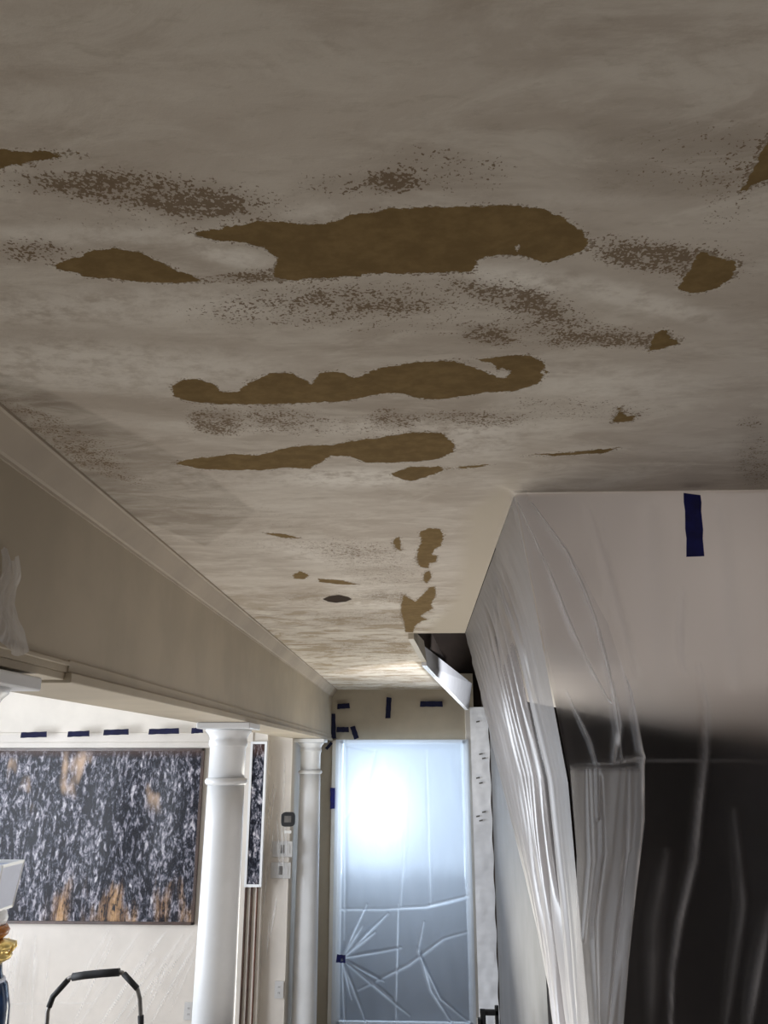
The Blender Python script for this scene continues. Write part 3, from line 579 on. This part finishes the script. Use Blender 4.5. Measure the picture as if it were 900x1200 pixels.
for p0, p1, wd, lb in (((395, 828), (410, 827), 6, 'short horizontal blue tape at the left of the wall above the far doorway'), ((456, 817), (454.5, 842), 6, 'vertical blue tape at the middle of the wall above the far doorway'),
                       ((492, 825), (519, 825), 6.5, 'long horizontal blue tape at the right above the far doorway'), ((390, 836), (391, 866), 6, 'vertical blue tape left of the far doorway top corner'),
                       ((394, 855), (409, 855), 6, 'horizontal blue tape joining the vertical one at the doorway corner'), ((413, 851), (418, 866), 6, 'slanting blue tape just above the left end of the doorway plastic'),
                       ((389, 870), (382, 878), 3.5, 'thin diagonal dark tape scrap at the doorway top left corner'), ((390.5, 923), (390.5, 948), 7, 'bright blue vertical tape on the left door casing'),
                       ((394, 1123), (405, 1124), 8, 'blue tape on the plastic where the folds radiate')):
    tape(7.88 if 'radiate' in lb else 7.965, p0, p1, wd, lb, G2, 'navytape' if ('bright' in lb or 'radiate' in lb) else 'darktape')
tape(1.955, (811, 578), (815, 653), 21, 'large blue tape strip holding the clear plastic to the ceiling edge at right', None, 'navytape')
tape(4.9, (571, 812), (575, 836), 7, 'blue tape at the top of the pleated plastic beside the white post', None, 'navytape')

# ---------------------------------------------------------------- white film-covered post
x0 = py(553, 900, 7.3)[0]; x1 = py(573, 900, 7.3)[0]
po = empty('post', ((x0 + x1) / 2, 7.3, 0), 'white post wrapped in crinkled protective film at the right of the far doorway', 'post')
MB().box(x0 + .012, x1, 7.3, 7.42, 0, 2.72).build('core', M['film'], po, bevel=.006)
A, Z = grid2(0, 1, 40, 0, 1, 300); 
def film_pos(A, Z, o): return (x0 - .004 + (x1 - x0 + .012) * A + .004 * np.sin(Z * 60) * (A > .9), 7.285 + o, 2.74 - 2.73 * Z)
fm = sheet('film_wrap', A, Z, None, [], lambda A, Z: .006 * wob(A * .12, Z * 2.7, 44, 60, ang=.4, spread=1.2), M['film'], '', film_pos, cat='')
fm.parent = po; fm.matrix_parent_inverse = po.matrix_basis.inverted() 
for k_ in ('label', 'category'):
    if k_ in fm: del fm[k_]
fm.matrix_parent_inverse.identity(); fm.location = (-po.location.x, -po.location.y, 0)
# dark marks printed along the film
for i, yy in enumerate((846, 884, 889, 912, 918, 952, 957, 962)):
    xx, zz = py(558 + (i % 3) * 3.5, yy, 7.27); b = MB(); b.hexa([(xx, 7.268, zz - .006), (xx + .03, 7.268, zz), (xx + .03, 7.272, zz), (xx, 7.272, zz - .006), (xx, 7.268, zz + .006), (xx + .03, 7.268, zz + .012), (xx + .03, 7.272, zz + .012), (xx, 7.272, zz + .006)])
    b.build('printed_mark', M['steel'], po)

# ---------------------------------------------------------------- black clamp on a stand
sx_, sz_ = py(572, 1182, 5.0)
st = empty('tripod_stand', (sx_, 5.0, 0), 'black stand with a square clamp head at the bottom edge below the white post', 'stand')
b = MB(); b.tube([(sx_ - .02, 5.0, .35), (sx_ - .02, 5.0, sz_ - .10)], .012); b.build('pole', M['blackmetal'], st)
b = MB(); b.box(sx_ - .045, sx_ + .055, 4.985, 5.015, sz_ - .03, sz_ - .005); b.box(sx_ - .045, sx_ - .015, 4.98, 5.02, sz_ - .13, sz_ - .005); b.box(sx_ + .035, sx_ + .055, 4.985, 5.015, sz_ - .13, sz_ + .008); b.box(sx_ - .06, sx_ - .03, 4.98, 5.02, sz_ - .13, sz_ - .045); b.box(sx_ + .02, sx_ + .06, 4.98, 5.02, sz_ - .12, sz_ - .085)
b.build('clamp', M['black'], st, bevel=.003)
b = MB(); b.tube([(sx_ + .046, 5, sz_ - .03), (sx_ + .046, 5, sz_ + .015)], .011); b.build('knob', M['black'], st)
for a in (.3, 2.4, 4.5):
    MB().tube([(sx_ - .02, 5.0, .55), (sx_ - .02 + .28 * math.cos(a) * .8, 5 + .28 * math.sin(a), .01)], .009).build('leg', M['blackmetal'], st)

# ---------------------------------------------------------------- step ladder with a tubular hoop
Yl = 4.0; ld = empty('step_ladder', (-1.53, Yl, 0), 'folding step ladder, only its black tubular hoop handle showing below the painting', 'ladder')
hp = [py(x, y, Yl) for x, y in ((54, 1215), (56, 1185), (60, 1172), (68, 1160), (82, 1146), (86, 1144.5), (110, 1141.5), (135, 1139), (143, 1140), (150, 1146), (161, 1159), (164, 1170), (165, 1190), (165.5, 1215))]
pts = [(hp[0][0] - .01, Yl - .05, .3)] + [(x, Yl, z) for x, z in hp] + [(hp[-1][0] + .01, Yl - .05, .3)]
MB().tube(pts, .0095, 14).build('hoop_rail', M['steel'], ld)
MB().tube([(x, Yl, z) for x, z in [py(*p, Yl) for p in ((85, 1145), (100, 1142.7), (120, 1140.7), (140, 1139.3))]], .0165, 16).build('foam_grip', M['black'], ld)
MB().tube([(x, Yl, z) for x, z in [py(*p, Yl) for p in ((57.5, 1180), (62, 1168), (80, 1148))]], .0125, 12).build('foam_sleeve', M['black'], ld)
MB().tube([(x, Yl, z) for x, z in [py(*p, Yl) for p in ((145, 1141), (161, 1158.5))]], .0125, 12).build('foam_sleeve', M['black'], ld)
MB().tube([(x, Yl, z) for x, z in [py(*p, Yl) for p in ((165, 1190), (165.3, 1212))]], .013, 12).build('foam_sleeve', M['black'], ld)
xa, xb = hp[0][0], hp[-1][0]
for i, z_ in enumerate((.28, .54, .80)): MB().box(xa + .0, xb - .0, Yl - .17 + .04 * i, Yl + .05, z_, z_ + .025).build('tread', M['black'], ld, bevel=.005)
for x_ in (xa, xb):
    MB().tube([(x_, Yl - .05, .85), (x_, Yl - .22, .01)], .011).build('leg', M['steel'], ld)
    MB().tube([(x_, Yl, .85), (x_, Yl + .35, .01)], .011).build('leg', M['steel'], ld)

# ---------------------------------------------------------------- lamp at the left edge, on a covered sideboard
Yp = 3.5; LX = py(-14, 1040, Yp)[0]
tb = empty('sideboard', (LX - .1, Yp, 0), 'sideboard below the lamp at the lower left, mostly outside the photo', 'sideboard')
MB().box(LX - .5, LX + .03, Yp - .22, Yp + .22, .12, 1.08).build('body', M['wood'], tb, bevel=.006)
MB().box(LX - .52, LX + .05, Yp - .24, Yp + .24, 1.08, 1.11).build('top', M['frame'], tb, bevel=.004)
for a, c in ((-.48, -.18), (-.48, .18), (.0, -.18), (.0, .18)): MB().box(LX + a - .02, LX + a + .02, Yp + c - .02, Yp + c + .02, 0, .12).build('leg', M['wood'], tb)
lm = empty('table_lamp', (LX, Yp, 1.11), 'table lamp at left edge with pale shade, amber and gold neck, navy body', 'lamp')
zz = lambda y: py(0, y, Yp)[1]
c_ = (LX + .035, Yp); b = MB()
def taper(b, w0, z0, w1, z1, th):
    n = 4
    def ringp(w, z): return [(LX - w, Yp - w, z), (LX + w, Yp - w, z), (LX + w, Yp + w, z), (LX - w, Yp + w, z)]
    o0, o1, i1, i0 = ringp(w0, z0), ringp(w1, z1), ringp(w1 - th, z1), ringp(w0 - th, z0)
    s_ = len(b.v); b.v += o0 + o1 + i1 + i0
    for r in range(4):
        for k in range(4): b.f.append((s_ + r * 4 + k, s_ + r * 4 + (k + 1) % 4, s_ + ((r + 1) % 4) * 4 + (k + 1) % 4, s_ + ((r + 1) % 4) * 4 + k)); b.sm.append(False)
taper(b, .074, zz(1066), .092, zz(1013), .004); sh = b.build('lamp_shade', M['shade'], lm)
b = MB(); taper(b, .093, zz(1014), .094, zz(1010.5), .008); taper(b, .075, zz(1067), .0762, zz(1063.5), .008)
for sx2 in (-1, 1):
    for sy2 in (-1, 1): b.tube([(LX + sx2 * .074, Yp + sy2 * .074, zz(1066)), (LX + sx2 * .092, Yp + sy2 * .092, zz(1011))], .004, 8)
b.build('piping', M['white'], sh)
MB().lathe([(.05, zz(1084)), (.058, zz(1076)), (.05, zz(1068)), (.012, zz(1060))], c_).build('socket_collar', M['white'], lm)
MB().lathe([(.045, zz(1101)), (.066, zz(1095)), (.07, zz(1090)), (.058, zz(1084))], c_).build('neck', M['amber'], lm)
b = MB(); b.lathe([(.05, zz(1130)), (.085, zz(1124)), (.09, zz(1120)), (.07, zz(1116)), (.095, zz(1111)), (.098, zz(1106)), (.05, zz(1101))], c_)
for k_ in range(10):
    a = k_ * math.pi / 5; b.tube([(c_[0] + .08 * math.cos(a), Yp + .08 * math.sin(a), zz(1119)), (c_[0] + .098 * math.cos(a), Yp + .108 * math.sin(a), zz(1112)), (c_[0] + .094 * math.cos(a), Yp + .10 * math.sin(a), zz(1106))], .006, 8)
b.build('gold_collar', M['gold'], lm)
bz = [(.07, 1.111), (.075, 1.12), (.10, 1.20), (.108, 1.30), (.104, 1.38), (.085, 1.46), (.068, zz(1148)), (.06, zz(1140)), (.055, zz(1129))]
MB().lathe(bz, c_).build('body', M['navy'], lm)
MB().lathe([(.0745, zz(1152)), (.077, zz(1150)), (.074, zz(1147)), (.06, zz(1146))], c_).build('body_band', M['shade'], lm)
